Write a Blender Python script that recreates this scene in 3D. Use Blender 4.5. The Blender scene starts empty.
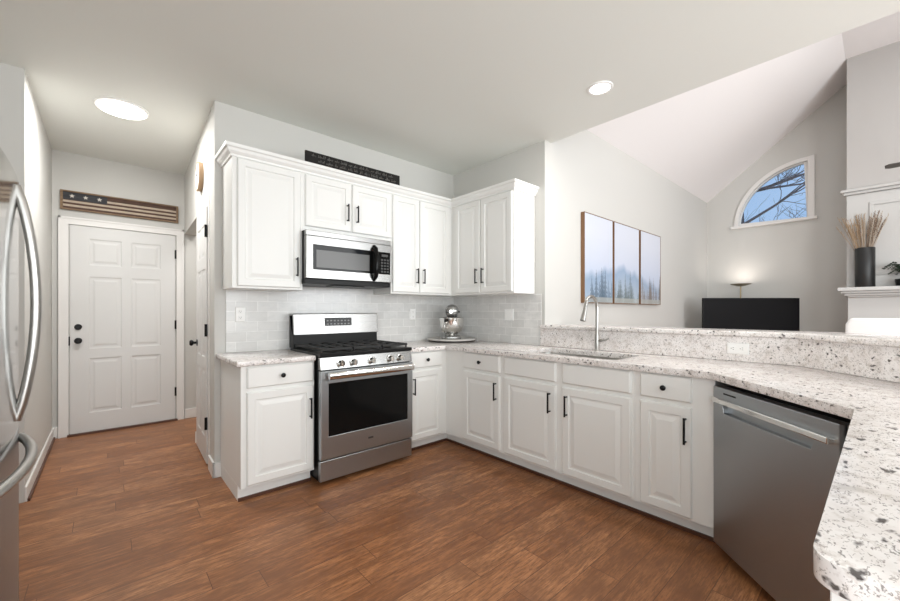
import bpy, bmesh, math, random
from mathutils import Vector, Matrix
from math import pi, sin, cos, radians as R

# ------------------------------------------------------------------ camera, world, lights, exposure
SC = bpy.context.scene
COL = SC.collection
cam_d = bpy.data.cameras.new('camera'); cam = bpy.data.objects.new('camera', cam_d); COL.objects.link(cam)
cam.location = (-3.05, -3.367, 1.258)
cam.rotation_euler = (R(90), 0, R(48.367 - 90))
cam_d.sensor_width = 36.0
cam_d.lens = 386.04 / 900 * 36
cam_d.shift_y = (311.16 - 300.5) / 900
cam_d.clip_start = 0.02
SC.camera = cam
SC.view_settings.view_transform = 'Standard'
SC.view_settings.look = 'None'
SC.view_settings.gamma = 1
SC.view_settings.use_curve_mapping = False
SC.view_settings.exposure = -0.05
SC.cycles.use_denoising = True
SC.cycles.max_bounces = 10
SC.cycles.diffuse_bounces = 7
SC.cycles.sample_clamp_indirect = 6

world = bpy.data.worlds.new('world'); SC.world = world; world.use_nodes = True
bg = world.node_tree.nodes['Background']
bg.inputs[0].default_value = (0.40, 0.62, 0.96, 1); bg.inputs[1].default_value = 0.95

def area(name, loc, rot, sx, sy, power, col=(1, 1, 1), shape='RECTANGLE', spread=180):
    d = bpy.data.lights.new(name, 'AREA'); d.shape = shape; d.size = sx; d.size_y = sy
    d.energy = power; d.color = col; d.spread = R(spread)
    o = bpy.data.objects.new(name, d); COL.objects.link(o); o.location = loc; o.rotation_euler = rot
    return o
# added fill lights at made-up window openings behind and beside the camera
area('kitchen_fill_light', (-2.2, -6.62, 1.38), (R(90), 0, 0), 3.2, 2.4, 132, (.975, .995, .968))
area('family_fill_light', (1.15, -6.62, 2.2), (R(127), 0, 0), 1.8, 3.4, 165, (.985, .992, .975))
area('side_fill_light', (-4.48, -4.6, 1.55), (R(96), 0, R(-90)), 2.2, 2.0, 76, (.975, .995, .968))
area('utility_fill_light', (-1.75, 1.3, 2.80), (0, 0, 0), .5, .5, 16, (1, .985, .96))  # added overhead fill for the side room, no fixture
area('family_overhead_fill', (1.9, -4.3, 4.5), (0, 0, 0), .5, .5, 40, (1, .965, .93), 'DISK')  # added fill without a fixture, evens out the far wall and chimney

# ------------------------------------------------------------------ materials
def mat(name, col, rough=.5, metal=0.0, spec=None, emit=None, estr=0, coat=0):
    m = bpy.data.materials.new(name); m.use_nodes = True
    b = m.node_tree.nodes['Principled BSDF']
    b.inputs['Base Color'].default_value = (*col, 1); b.inputs['Roughness'].default_value = rough
    b.inputs['Metallic'].default_value = metal
    if spec is not None: b.inputs['Specular IOR Level'].default_value = spec
    if emit: b.inputs['Emission Color'].default_value = (*emit, 1); b.inputs['Emission Strength'].default_value = estr
    if coat: b.inputs['Coat Weight'].default_value = coat; b.inputs['Coat Roughness'].default_value = .08
    return m
class NT:
    def __init__(s, m): s.t = m.node_tree; s.n = s.t.nodes; s.b = s.n['Principled BSDF']
    def add(s, typ, **kw):
        nd = s.n.new(typ)
        for k, v in kw.items(): setattr(nd, k, v)
        return nd
    def lk(s, a, b): s.t.links.new(a, b)
    def pos(s): return s.add('ShaderNodeNewGeometry').outputs['Position']
    def obj(s): return s.add('ShaderNodeTexCoord').outputs['Object']
    def mapping(s, vec, scale=(1, 1, 1), rot=(0, 0, 0), loc=(0, 0, 0)):
        m = s.add('ShaderNodeMapping'); m.inputs['Scale'].default_value = scale
        m.inputs['Rotation'].default_value = rot; m.inputs['Location'].default_value = loc
        s.lk(vec, m.inputs['Vector']); return m.outputs[0]
    def noise(s, vec, scale, detail=3, rough=.5):
        n = s.add('ShaderNodeTexNoise'); n.inputs['Scale'].default_value = scale
        n.inputs['Detail'].default_value = detail; n.inputs['Roughness'].default_value = rough
        s.lk(vec, n.inputs['Vector']); return n.outputs['Fac']
    def ramp(s, fac, stops):
        r = s.add('ShaderNodeValToRGB'); e = r.color_ramp.elements
        while len(e) < len(stops): e.new(.5)
        for i, (p, c) in enumerate(stops):
            e[i].position = p; e[i].color = (*c, 1) if len(c) == 3 else c
        s.lk(fac, r.inputs[0]); return r.outputs[0]
    def mix(s, fac, a, b, mode='MIX'):
        m = s.add('ShaderNodeMix', data_type='RGBA', blend_type=mode)
        if isinstance(fac, (int, float)): m.inputs[0].default_value = fac
        else: s.lk(fac, m.inputs[0])
        for v, i in ((a, 6), (b, 7)):
            if isinstance(v, tuple): m.inputs[i].default_value = (*v, 1)
            else: s.lk(v, m.inputs[i])
        return m.outputs[2]
    def math(s, op, a, b=None):
        m = s.add('ShaderNodeMath', operation=op)
        for v, i in ((a, 0), (b, 1)):
            if v is None: continue
            if isinstance(v, (int, float)): m.inputs[i].default_value = v
            else: s.lk(v, m.inputs[i])
        return m.outputs[0]
    def bump(s, h, st, dist=.01):
        b = s.add('ShaderNodeBump'); b.inputs['Strength'].default_value = st; b.inputs['Distance'].default_value = dist
        s.lk(h, b.inputs['Height']); s.lk(b.outputs[0], s.b.inputs['Normal'])

def paint(name, col, rough=.6, tex=60, st=.03):
    m = mat(name, col, rough); t = NT(m)
    t.bump(t.noise(t.pos(), tex, 2), st, .004)
    return m
WALL = paint('wall_paint', (.60, .592, .565), .7)
CHIM = paint('chimney_paint', (.47, .455, .44), .7)
VAULT = paint('vault_paint', (.85, .825, .82), .8)
CEIL = paint('ceiling_paint', (.765, .78, .745), .8)
TRIMM = paint('trim_paint', (.78, .765, .745), .4, 30, .01)
CAB = paint('cabinet_paint', (.82, .82, .80), .38, 30, .01)
DOORP = paint('door_paint', (.68, .675, .665), .45, 30, .01)
BLACK = mat('black_metal', (.012, .012, .013), .38, .6)
BLACKP = mat('black_plastic', (.007, .007, .007), .35, 0, .2)
BGLASS = mat('black_glass', (.006, .006, .006), .06, 0, .16)
GAP = mat('dark_gap', (.02, .018, .017), .8)
CHROME = mat('chrome', (.78, .77, .75), .12, 1)
NICKEL = mat('brushed_nickel', (.46, .45, .43), .28, 1)
WHITEP = mat('white_plastic', (.88, .875, .86), .35)
MANT = paint('mantel_paint', (.60, .595, .58), .45)
OVERM = paint('overmantel_paint', (.53, .525, .51), .5)
SHOE = mat('brown_shoe_molding', (.085, .032, .017), .45)
WOODF = mat('brown_wood_frame', (.20, .105, .05), .55)
FABW = mat('white_upholstery', (.88, .85, .84), .8)
def steel(name, col, rough, axis):
    m = mat(name, col, rough, 1); t = NT(m)
    sc = {'x': (1, 60, 400), 'z': (400, 400, 1)}[axis]
    n = t.noise(t.mapping(t.obj(), sc), 3, 2)
    r = t.add('ShaderNodeMapRange'); r.inputs[3].default_value = rough - .05; r.inputs[4].default_value = rough + .08
    t.lk(n, r.inputs[0]); t.lk(r.outputs[0], t.b.inputs['Roughness'])
    return m
STEEL = steel('stainless_steel', (.43, .45, .465), .34, 'x')
STEELM = steel('brushed_steel', (.33, .327, .318), .25, 'x')
STEELD = steel('dark_stainless_steel', (.42, .437, .45), .36, 'x')
STEELF = steel('polished_stainless_steel', (.62, .62, .615), .10, 'z')

def granite():
    m = mat('speckled_granite', (.7, .68, .65), .16, 0, .5); t = NT(m); p = t.pos()
    base = t.ramp(t.noise(p, 14, 4, .6), [(.28, (.62, .575, .545)), (.42, (.80, .755, .735)), (.60, (.87, .835, .82))])
    tan = t.ramp(t.noise(t.mapping(p, loc=(3, 1, 7)), 34, 4, .65), [(.55, (0, 0, 0)), (.66, (1, 1, 1))])
    c = t.mix(t.math('MULTIPLY', tan, .42), base, (.37, .30, .245))
    def specks(scale, loc, lo, hi, rnd):
        w = t.mapping(p, scale=(.5, .95, 1.0), loc=loc)
        d = t.add('ShaderNodeVectorMath', operation='ADD')
        nn = t.add('ShaderNodeTexNoise'); nn.inputs['Scale'].default_value = scale * .8; nn.inputs['Detail'].default_value = 3; t.lk(w, nn.inputs['Vector'])
        sc2 = t.add('ShaderNodeVectorMath', operation='SCALE'); sc2.inputs['Scale'].default_value = .034
        t.lk(nn.outputs['Color'], sc2.inputs[0]); t.lk(w, d.inputs[0]); t.lk(sc2.outputs[0], d.inputs[1])
        v = t.add('ShaderNodeTexVoronoi'); v.inputs['Scale'].default_value = scale; t.lk(d.outputs[0], v.inputs['Vector'])
        near = t.ramp(v.outputs['Distance'], [(lo, (1, 1, 1)), (hi, (0, 0, 0))])
        sel = t.add('ShaderNodeSeparateColor'); t.lk(v.outputs['Color'], sel.inputs[0])
        on = t.math('GREATER_THAN', sel.outputs[0], rnd)
        return t.math('MULTIPLY', near, on)
    c = t.mix(t.math('MULTIPLY', specks(120, (1, 2, 3), .22, .42, .64), .75), c, (.13, .11, .10))
    c = t.mix(t.math('MULTIPLY', specks(50, (5, 2, 8), .19, .36, .69), .93), c, (.062, .054, .052))
    c = t.mix(t.math('MULTIPLY', specks(150, (9, 4, 1), .30, .45, .62), .55), c, (.22, .18, .16))
    t.lk(c, t.b.inputs['Base Color'])
    return m
GRAN = granite()

def floor_mat():
    m = mat('hardwood_planks', (.2, .1, .05), .3, 0, .4); t = NT(m); p = t.pos()
    br = t.add('ShaderNodeTexBrick', offset=.37, offset_frequency=2, squash=1, squash_frequency=2)
    for k, v in (('Scale', 1), ('Mortar Size', .0019), ('Mortar Smooth', .3), ('Bias', 0), ('Brick Width', 1.25), ('Row Height', .15)):
        br.inputs[k].default_value = v
    br.inputs['Color1'].default_value = (0, 0, 0, 1); br.inputs['Color2'].default_value = (1, 1, 1, 1); br.inputs['Mortar'].default_value = (.5, .5, .5, 1)
    # random slide of each row so that the plank ends do not line up
    sx = t.add('ShaderNodeSeparateXYZ'); t.lk(p, sx.inputs[0])
    row = t.math('FLOOR', t.math('DIVIDE', sx.outputs[1], .15))
    wn = t.add('ShaderNodeTexWhiteNoise', noise_dimensions='1D'); t.lk(row, wn.inputs['W'])
    xs = t.math('ADD', sx.outputs[0], t.math('MULTIPLY', wn.outputs[0], 3.1))
    cx = t.add('ShaderNodeCombineXYZ'); t.lk(xs, cx.inputs[0]); t.lk(sx.outputs[1], cx.inputs[1])
    t.lk(cx.outputs[0], br.inputs['Vector'])
    tone = t.ramp(br.outputs['Color'], [(0, (.295, .120, .048)), (.35, (.36, .156, .064)), (.7, (.41, .184, .079)), (1, (.47, .228, .105))])
    # grain
    shift = t.add('ShaderNodeVectorMath', operation='ADD'); t.lk(cx.outputs[0], shift.inputs[0]); t.lk(br.outputs['Color'], shift.inputs[1])
    g1 = t.noise(t.mapping(shift.outputs[0], (2.2, 13, 1)), 3.0, 6, .66)
    g2 = t.noise(t.mapping(shift.outputs[0], (5, 55, 1)), 3, 4, .7)
    g3 = t.noise(t.mapping(shift.outputs[0], (1.6, 4.0, 1)), 2.2, 4, .6)
    c = t.mix(t.ramp(g1, [(.38, (0, 0, 0)), (.62, (1, 1, 1))]), t.mix(1, tone, (.66, .60, .55), 'MULTIPLY'), t.mix(1, tone, (1.14, 1.12, 1.1), 'MULTIPLY'))
    c = t.mix(t.ramp(g2, [(.40, (.7, .7, .7)), (.54, (0, 0, 0))]), c, (.15, .062, .026))
    c = t.mix(t.ramp(g3, [(.36, (.75, .75, .75)), (.56, (0, 0, 0))]), c, (.20, .082, .034))
    c = t.mix(t.math('MULTIPLY', br.outputs['Fac'], .65), c, (.055, .023, .013))
    t.lk(c, t.b.inputs['Base Color'])
    rr = t.add('ShaderNodeMapRange'); rr.inputs[3].default_value = .30; rr.inputs[4].default_value = .46; t.lk(g1, rr.inputs[0]); t.lk(rr.outputs[0], t.b.inputs['Roughness'])
    t.bump(t.math('SUBTRACT', t.math('MULTIPLY', g1, .15), br.outputs['Fac']), .25, .003)
    return m
FLOOR = floor_mat()

def tile_mat():
    m = mat('marble_subway_tile', (.7, .7, .7), .16, 0, .5); t = NT(m); p = t.pos()
    sx = t.add('ShaderNodeSeparateXYZ'); t.lk(p, sx.inputs[0])
    cx = t.add('ShaderNodeCombineXYZ'); t.lk(t.math('SUBTRACT', sx.outputs[0], sx.outputs[1]), cx.inputs[0]); t.lk(t.math('SUBTRACT', sx.outputs[2], .937), cx.inputs[1])
    br = t.add('ShaderNodeTexBrick', offset=.5, offset_frequency=2)
    for k, v in (('Scale', 1), ('Mortar Size', .0030), ('Mortar Smooth', .15), ('Bias', 0), ('Brick Width', .158), ('Row Height', .080)):
        br.inputs[k].default_value = v
    br.inputs['Color1'].default_value = (.665, .66, .645, 1); br.inputs['Color2'].default_value = (.75, .745, .73, 1); br.inputs['Mortar'].default_value = (.83, .825, .81, 1)
    t.lk(cx.outputs[0], br.inputs['Vector'])
    v = t.noise(t.mapping(p, (1, 1, 2.2)), 9, 5, .65)
    c = t.mix(t.ramp(v, [(.35, (.55, .55, .55)), (.55, (0, 0, 0))]), br.outputs['Color'], (.61, .61, .60))
    t.lk(c, t.b.inputs['Base Color']); t.bump(t.math('SUBTRACT', 1, br.outputs['Fac']), .35, .002)
    return m
TILE = tile_mat()

# ------------------------------------------------------------------ mesh helpers
class MB:
    def __init__(s): s.bm = bmesh.new()
    def quad(s, vs):
        try: return s.bm.faces.new(vs)
        except ValueError: return None
    def box(s, x0, x1, y0, y1, z0, z1, M=None):
        P = [(x0, y0, z0), (x1, y0, z0), (x1, y1, z0), (x0, y1, z0), (x0, y0, z1), (x1, y0, z1), (x1, y1, z1), (x0, y1, z1)]
        v = [s.bm.verts.new(M @ Vector(p) if M else p) for p in P]
        for f in ((0, 3, 2, 1), (4, 5, 6, 7), (0, 1, 5, 4), (1, 2, 6, 5), (2, 3, 7, 6), (3, 0, 4, 7)): s.bm.faces.new([v[i] for i in f])
        return s
    def prism(s, pts, z0, z1, M=None):
        T = (lambda p: M @ Vector(p)) if M else (lambda p: p)
        a = [s.bm.verts.new(T((x, y, z0))) for x, y in pts]; b = [s.bm.verts.new(T((x, y, z1))) for x, y in pts]
        n = len(pts); s.bm.faces.new(list(reversed(a))); s.bm.faces.new(b)
        for i in range(n): s.bm.faces.new((a[i], a[(i + 1) % n], b[(i + 1) % n], b[i]))
        return s
    def slab_hole(s, outer, holes, z0, z1, M=None):
        """flat slab with holes"""
        T = (lambda p: M @ Vector(p)) if M else (lambda p: Vector(p))
        loops = [outer] + holes; es = []; rings = []
        for lp in loops:
            vs = [s.bm.verts.new((x, y, 0)) for x, y in lp]; rings.append(vs)
            es += [s.bm.edges.new((vs[i], vs[(i + 1) % len(vs)])) for i in range(len(vs))]
        r = bmesh.ops.triangle_fill(s.bm, use_beauty=True, use_dissolve=False, edges=es, normal=(0, 0, 1))
        fs = [f for f in r['geom'] if isinstance(f, bmesh.types.BMFace)]
        vmap = {}
        for vs in rings:
            for v in vs: vmap[v] = s.bm.verts.new(T((v.co.x, v.co.y, z1)))
        for f in fs: s.bm.faces.new([vmap[v] for v in f.verts])
        for f in fs: f.normal_flip()
        for vs in rings:
            n = len(vs)
            for i in range(n): s.quad((vs[i], vs[(i + 1) % n], vmap[vs[(i + 1) % n]], vmap[vs[i]]))
        for vs in rings:
            for v in vs: v.co = T((v.co.x, v.co.y, z0))
        return s
    def tube(s, pts, r, seg=12, caps=True, flat=None):
        pts = [Vector(p) for p in pts]; n = len(pts)
        rs = r if isinstance(r, (list, tuple)) else [r] * n
        rings = []; prev = None
        for i, p in enumerate(pts):
            d = (pts[min(i + 1, n - 1)] - pts[max(i - 1, 0)]).normalized()
            if prev is None:
                u = d.cross(Vector((0, 0, 1)));
                if u.length < .05: u = d.cross(Vector((0, 1, 0)))
                u.normalize()
            else:
                u = (prev - d * prev.dot(d)).normalized()
            prev = u; w = d.cross(u)
            k = flat or 1
            rings.append([s.bm.verts.new(p + (u * cos(2 * pi * j / seg) + w * sin(2 * pi * j / seg) * k) * rs[i]) for j in range(seg)])
        for a, b in zip(rings, rings[1:]):
            for j in range(seg): s.bm.faces.new((a[j], a[(j + 1) % seg], b[(j + 1) % seg], b[j]))
        if caps: s.bm.faces.new(list(reversed(rings[0]))); s.bm.faces.new(rings[-1])
        return s
    def lathe(s, prof, seg=32, M=None):
        T = (lambda p: M @ Vector(p)) if M else (lambda p: p)
        rings = []
        for r, z in prof:
            if r < 1e-6: rings.append([s.bm.verts.new(T((0, 0, z)))])
            else: rings.append([s.bm.verts.new(T((r * cos(2 * pi * j / seg), r * sin(2 * pi * j / seg), z))) for j in range(seg)])
        for a, b in zip(rings, rings[1:]):
            for j in range(seg):
                q = [a[j % len(a)], a[(j + 1) % len(a)], b[(j + 1) % len(b)], b[j % len(b)]]
                q2 = []
                for v in q:
                    if v not in q2: q2.append(v)
                if len(q2) > 2: s.quad(q2)
        for rg, rev in ((rings[0], True), (rings[-1], False)):
            if len(rg) > 2: s.bm.faces.new(list(reversed(rg)) if rev else rg)
        return s
    def panel(s, x0, x1, z0, z1, prof, M=None):
        """front slab facing -y; prof = [(inset, y)...] from the back edge to the centre"""
        T = (lambda p: M @ Vector(p)) if M else (lambda p: p)
        rings = []
        for i, y in prof:
            rings.append([s.bm.verts.new(T(p)) for p in ((x0 + i, y, z0 + i), (x1 - i, y, z0 + i), (x1 - i, y, z1 - i), (x0 + i, y, z1 - i))])
        for a, b in zip(rings, rings[1:]):
            for j in range(4): s.bm.faces.new((a[j], a[(j + 1) % 4], b[(j + 1) % 4], b[j]))
        s.bm.faces.new(rings[-1]); s.bm.faces.new(list(reversed(rings[0])))
        return s
    def build(s, name, m, parent=None, bevel=0, seg=2, smooth=False, loc=None, angle=30):
        bm = s.bm
        bmesh.ops.recalc_face_normals(bm, faces=bm.faces)
        if bevel:
            es = [e for e in bm.edges if len(e.link_faces) == 2 and e.calc_face_angle(0) > R(angle)]
            bmesh.ops.bevel(bm, geom=es, offset=bevel, segments=seg, profile=.5, affect='EDGES', clamp_overlap=True)
        me = bpy.data.meshes.new(name); bm.to_mesh(me); bm.free()
        me.materials.append(m)
        if smooth:
            for p in me.polygons: p.use_smooth = True
            try: me.set_sharp_from_angle(angle=R(40))
            except Exception: pass
        o = bpy.data.objects.new(name, me); COL.objects.link(o)
        if parent is not None: o.parent = parent
        if loc is not None: o.location = loc
        return o

def tag(o, label=None, cat=None, group=None, kind=None):
    for k, v in (('label', label), ('category', cat), ('group', group), ('kind', kind)):
        if v: o[k] = v
    return o
def empty(name, loc=(0, 0, 0), rz=0, label=None, cat=None, group=None, kind=None):
    o = bpy.data.objects.new(name, None); COL.objects.link(o); o.location = loc; o.rotation_euler = (0, 0, rz)
    o.empty_display_size = .1
    return tag(o, label, cat, group, kind)
def struct(o): o['kind'] = 'structure'; return o

# ------------------------------------------------------------------ key dimensions
ZC = 2.853            # kitchen ceiling
ZT = .937             # counter top
FR, FS = -.601, -.643  # cabinet faces: range wall (y), sink run (x)
YB = -3.042           # bend of the bar
YE = -1.266           # end of sink wall / picture wall
XF = 4.95             # far wall of the family room

# ------------------------------------------------------------------ room shell
struct(MB().box(-4.75, 5.2, -6.85, 2.4, -.12, 0).build('floor', FLOOR))
struct(MB().box(-4.75, .10, -6.85, 2.4, ZC, ZC + .3).build('ceiling', CEIL))
zt = 4.565
vault = MB()
vault.prism([(YE, 3.187), (-3.03, zt), (-6.85, zt), (-6.85, zt + .2), (-2.95, zt + .2), (YE + .1, 3.3)], .04, 5.2,
            Matrix(((0, 0, 1, 0), (1, 0, 0, 0), (0, 1, 0, 0), (0, 0, 0, 1))))
struct(vault.build('ceiling_vault', VAULT))
struct(MB().box(.04, .10, -6.85, YE, ZC + .02, zt + .2).build('wall_header', WALL))
struct(MB().prism([(-2.30, 0), (.12, 0), (.12, .1), (-2.30, .1)], 0, ZC).build('wall_range', WALL))
struct(MB().box(0, .12, YE + .12, 0, 0, ZC).build('wall_sink', WALL))
struct(MB().box(.0, XF + .2, YE, YE + .12, 0, 3.4).build('wall_picture', WALL))
# hall right-hand wall with header over the side opening
hw = MB().prism([(-2.441, 0), (-2.30, 0), (-2.30, .12), (-2.288, .97), (-2.408, .97)], 0, ZC)
hw.prism([(-2.408, .97), (-2.288, .97), (-2.25, 2.085), (-2.37, 2.085)], 2.16, ZC)
struct(hw.build('wall_hall_right', WALL))
struct(MB().box(-3.6, -1.0, 2.085, 2.2, 0, ZC).build('wall_hall_back', WALL))
struct(MB().box(-1.1, -1.0, .1, 2.085, 0, ZC).build('wall_utility', WALL))
struct(MB().box(-4.62, -3.455, .395, 2.2, 0, ZC).build('wall_hall_left', WALL))
wl = MB(); wl.box(-4.62, -4.5, -3.5, .395, 0, ZC); wl.box(-4.62, -4.5, -6.85, -5.7, 0, ZC); wl.box(-4.62, -4.5, -5.7, -3.5, 0, .55); wl.box(-4.62, -4.5, -5.7, -3.5, 2.55, ZC)
struct(wl.build('wall_left', WALL))
wr = MB()
for x0, x1, z0, z1 in ((-4.62, -3.8, 0, ZC), (-3.8, -.6, 0, .16), (-3.8, -.6, 2.6, ZC), (-.6, .22, 0, 4.7), (.22, 2.1, 0, .5), (.22, 2.1, 3.95, 4.7), (2.1, 5.2, 0, 4.7)):
    wr.box(x0, x1, -6.75, -6.65, z0, z1)
struct(wr.build('wall_rear', WALL))
# far wall of the family room, with the quarter-arch opening
WY, WZ, WR = -2.593, 2.69, .865       # inner corner of the glass, radius
arc = [(WY + WR * cos(a), WZ + WR * sin(a)) for a in [i / 28 * pi / 2 for i in range(29)]]
hole = [(WY, WZ)] + arc
Myz = Matrix(((0, 0, 1, 0), (1, 0, 0, 0), (0, 1, 0, 0), (0, 0, 0, 1)))   # (a,b,c) -> x=c, y=a, z=b
fwall = MB().slab_hole([(YE + .1, 0), (YE + .1, 3.4), (-3.03, 4.7), (-6.85, 4.7), (-6.85, 0)], [hole], XF, XF + .15, Myz)
struct(fwall.build('wall_far', WALL))
# chimney breast
struct(MB().box(4.2, XF, -5.0, -3.04, 0, zt).build('wall_chimney', CHIM))
# knee wall of the bar
def offs(d, ylim=-3.95):          # point list of a line offset d metres toward the kitchen
    t = math.tan(R(22.5))
    yb = YB + d * t
    return [(-d, YE), (-d, yb), (-d - (yb - ylim), ylim)]
def strip(d0, d1, y0=YE, ylim=-3.95):
    a = offs(d0, ylim); b = offs(d1, ylim); a[0] = (a[0][0], y0); b[0] = (b[0][0], y0)
    return a + list(reversed(b))
struct(MB().prism(strip(0, -.12), 0, 1.095).build('wall_bar', WALL))

# ------------------------------------------------------------------ window, doors, casings, baseboards
def win_trim():
    mb = MB()
    ro = WR + .058
    out = [(WY - .075, WZ - .0)] + [(WY + ro * cos(a), WZ + ro * sin(a)) for a in [i / 28 * pi / 2 for i in range(29)]] + [(WY - .075, WZ + ro + .01)]
    inn = [(WY, WZ + .001)] + [(WY + WR * cos(a), WZ + .001 + WR * sin(a)) for a in [i / 28 * pi / 2 for i in range(29)]]
    mb.slab_hole(out, [inn], XF - .028, XF, Myz)
    return mb
w = empty('window_1', (0, 0, 0), kind='structure')
win_trim().build('window_casing', TRIMM, w, .005)
fr = MB()
ri = WR - .016
inn = [(WY + .016, WZ + .016)] + [(WY + max(.016, ri * cos(a)), WZ + max(.016, ri * sin(a))) for a in [i / 28 * pi / 2 for i in range(1, 28)]]
fr.slab_hole([(WY, WZ)] + arc, [inn], XF + .03, XF + .075, Myz)
fr.build('window_frame', TRIMM, w)
MB().box(XF - .055, XF + .03, WY - .11, WY + WR + .105, WZ - .04, WZ + .003).build('window_sill', TRIMM, w, .006)
def glass_mat():
    m = bpy.data.materials.new('window_glass'); m.use_nodes = True; nt = m.node_tree
    for n in list(nt.nodes): nt.nodes.remove(n)
    o = nt.nodes.new('ShaderNodeOutputMaterial'); tr = nt.nodes.new('ShaderNodeBsdfTransparent'); gl = nt.nodes.new('ShaderNodeBsdfGlossy')
    gl.inputs['Roughness'].default_value = .02; mx = nt.nodes.new('ShaderNodeMixShader'); mx.inputs[0].default_value = .05
    tr.inputs[0].default_value = (.97, .98, .98, 1)
    nt.links.new(tr.outputs[0], mx.inputs[1]); nt.links.new(gl.outputs[0], mx.inputs[2]); nt.links.new(mx.outputs[0], o.inputs[0])
    return m
GLASS = glass_mat()
MB().slab_hole([(WY + .012, WZ + .012)] + [(WY + max(.012, (WR - .012) * cos(a)), WZ + max(.012, (WR - .012) * sin(a))) for a in [i / 28 * pi / 2 for i in range(29)]], [], XF + .05, XF + .056, Myz).build('window_pane', GLASS, w)

PRO6 = [(0, 0), (.003, .004), (.012, .006), (.028, .006), (.046, .002)]
def panel_door(mb, w, h, t, xs, zs):
    """six-panel slab; front faces -y at y=0; xs, zs list panel intervals"""
    X = sorted({0, w, *[v for p in xs for v in p]}); Z = sorted({0, h, *[v for p in zs for v in p]})
    for i in range(len(X) - 1):
        for j in range(len(Z) - 1):
            a, b, c, d = X[i], X[i + 1], Z[j], Z[j + 1]
            if (a, b) in xs and (c, d) in zs:
                rings = [[mb.bm.verts.new(p) for p in ((a + q, y, c + q), (b - q, y, c + q), (b - q, y, d - q), (a + q, y, d - q))] for q, y in PRO6]
                for r0, r1 in zip(rings, rings[1:]):
                    for k in range(4): mb.bm.faces.new((r0[k], r0[(k + 1) % 4], r1[(k + 1) % 4], r1[k]))
                mb.bm.faces.new(rings[-1])
            else:
                mb.bm.faces.new([mb.bm.verts.new(p) for p in ((a, 0, c), (b, 0, c), (b, 0, d), (a, 0, d))])
    v = [mb.bm.verts.new(p) for p in ((0, 0, 0), (w, 0, 0), (w, 0, h), (0, 0, h), (0, t, 0), (w, t, 0), (w, t, h), (0, t, h))]
    for f in ((0, 4, 5, 1), (1, 5, 6, 2), (2, 6, 7, 3), (3, 7, 4, 0), (4, 7, 6, 5)): mb.bm.faces.new([v[k] for k in f])
    bmesh.ops.remove_doubles(mb.bm, verts=mb.bm.verts, dist=1e-5)
    return mb
def knob_prof(): return [(0, -.062), (.018, -.061), (.027, -.052), (.028, -.043), (.020, -.032), (.011, -.027), (.011, -.008), (.030, -.006), (.031, 0)]
Mfront = Matrix(((1, 0, 0, 0), (0, 0, 1, 0), (0, 1, 0, 0), (0, 0, 0, 1)))   # lathe axis -> y
def at_front(x, z, y=0): return Matrix.Translation((x, y, z)) @ Mfront
# back door of the hall
D0, D1, DH = -3.326, -2.460, 2.125
d = empty('door_1', (D0, 2.070, .012), kind='structure')
wd = D1 - D0
panel_door(MB(), wd, DH - .012, .04, [(.14, .395), (.475, .73)], [(.20, .76), (.86, 1.60), (1.72, 1.99)]).build('door_leaf', DOORP, d)
MB().lathe(knob_prof(), 24, at_front(.058, .945)).build('door_knob', BLACK, d, smooth=True)
MB().lathe([(0, -.022), (.020, -.022), (.026, -.016), (.030, -.002), (.030, 0)], 24, at_front(.058, 1.085)).build('deadbolt', BLACK, d, smooth=True)
for z in (.32, 1.09, 1.90):
    MB().tube([(wd + .004, -.006, z - .05), (wd + .004, -.006, z + .05)], .007, 8).box(wd - .006, wd + .012, -.002, .002, z - .05, z + .05).build('hinge', BLACK, d)
MB().box(-.012, -.002, -.004, .02, .90, .99).build('strike_plate', BLACK, d)
MB().box(-.02, wd + .02, -.035, .04, -.012, .006).build('threshold', SHOE, d)
def casing(mb, x0, x1, zt_, w=.075, t=.020, y=0):
    mb.box(x0 - w, x0, y - t, y, 0, zt_ + w); mb.box(x1, x1 + w, y - t, y, 0, zt_ + w); mb.box(x0, x1, y - t, y, zt_, zt_ + w)
    if t < .01: return mb
    mb.box(x0 - w, x0 - w + .018, y - t - .008, y, 0, zt_ + w); mb.box(x1 + w - .018, x1 + w, y - t - .008, y, 0, zt_ + w); mb.box(x0 - w, x1 + w, y - t - .008, y, zt_ + w - .018, zt_ + w)
    return mb
struct(casing(MB(), D0 - .012, D1 + .012, DH + .008, .072, .024, 2.085).build('trim_1', TRIMM))
# pantry door on the angled hall wall (local x runs toward the kitchen)
ang = math.atan2(2.085, .071)                # direction of the wall, from kitchen to back
pd = empty('door_2', (-2.441 + .92 * cos(ang), .92 * sin(ang), .012), ang - pi, kind='structure')
# local +x: from back toward kitchen; local -y: into the hall
pw = .615
panel_door(MB(), pw, 2.10, .03, [(.09, .275), (.34, .525)], [(.20, .76), (.86, 1.60), (1.70, 1.97)]).build('door_leaf', DOORP, pd, loc=(0, -.012, 0))
MB().lathe(knob_prof(), 24, at_front(.06, .955, -.012)).build('door_knob', BLACK, pd, smooth=True)
for z in (.33, 1.09, 1.90):
    MB().tube([(pw + .004, -.019, z - .05), (pw + .004, -.019, z + .05)], .008, 8).box(pw - .014, pw + .014, -.0145, -.008, z - .05, z + .05).build('hinge', BLACK, pd)
c2 = casing(MB(), -.012, pw + .012, 2.125, .060, .003, 0).build('trim_2', TRIMM); c2.location = pd.location; c2.location.z = 0; c2.rotation_euler = pd.rotation_euler; struct(c2)
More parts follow.
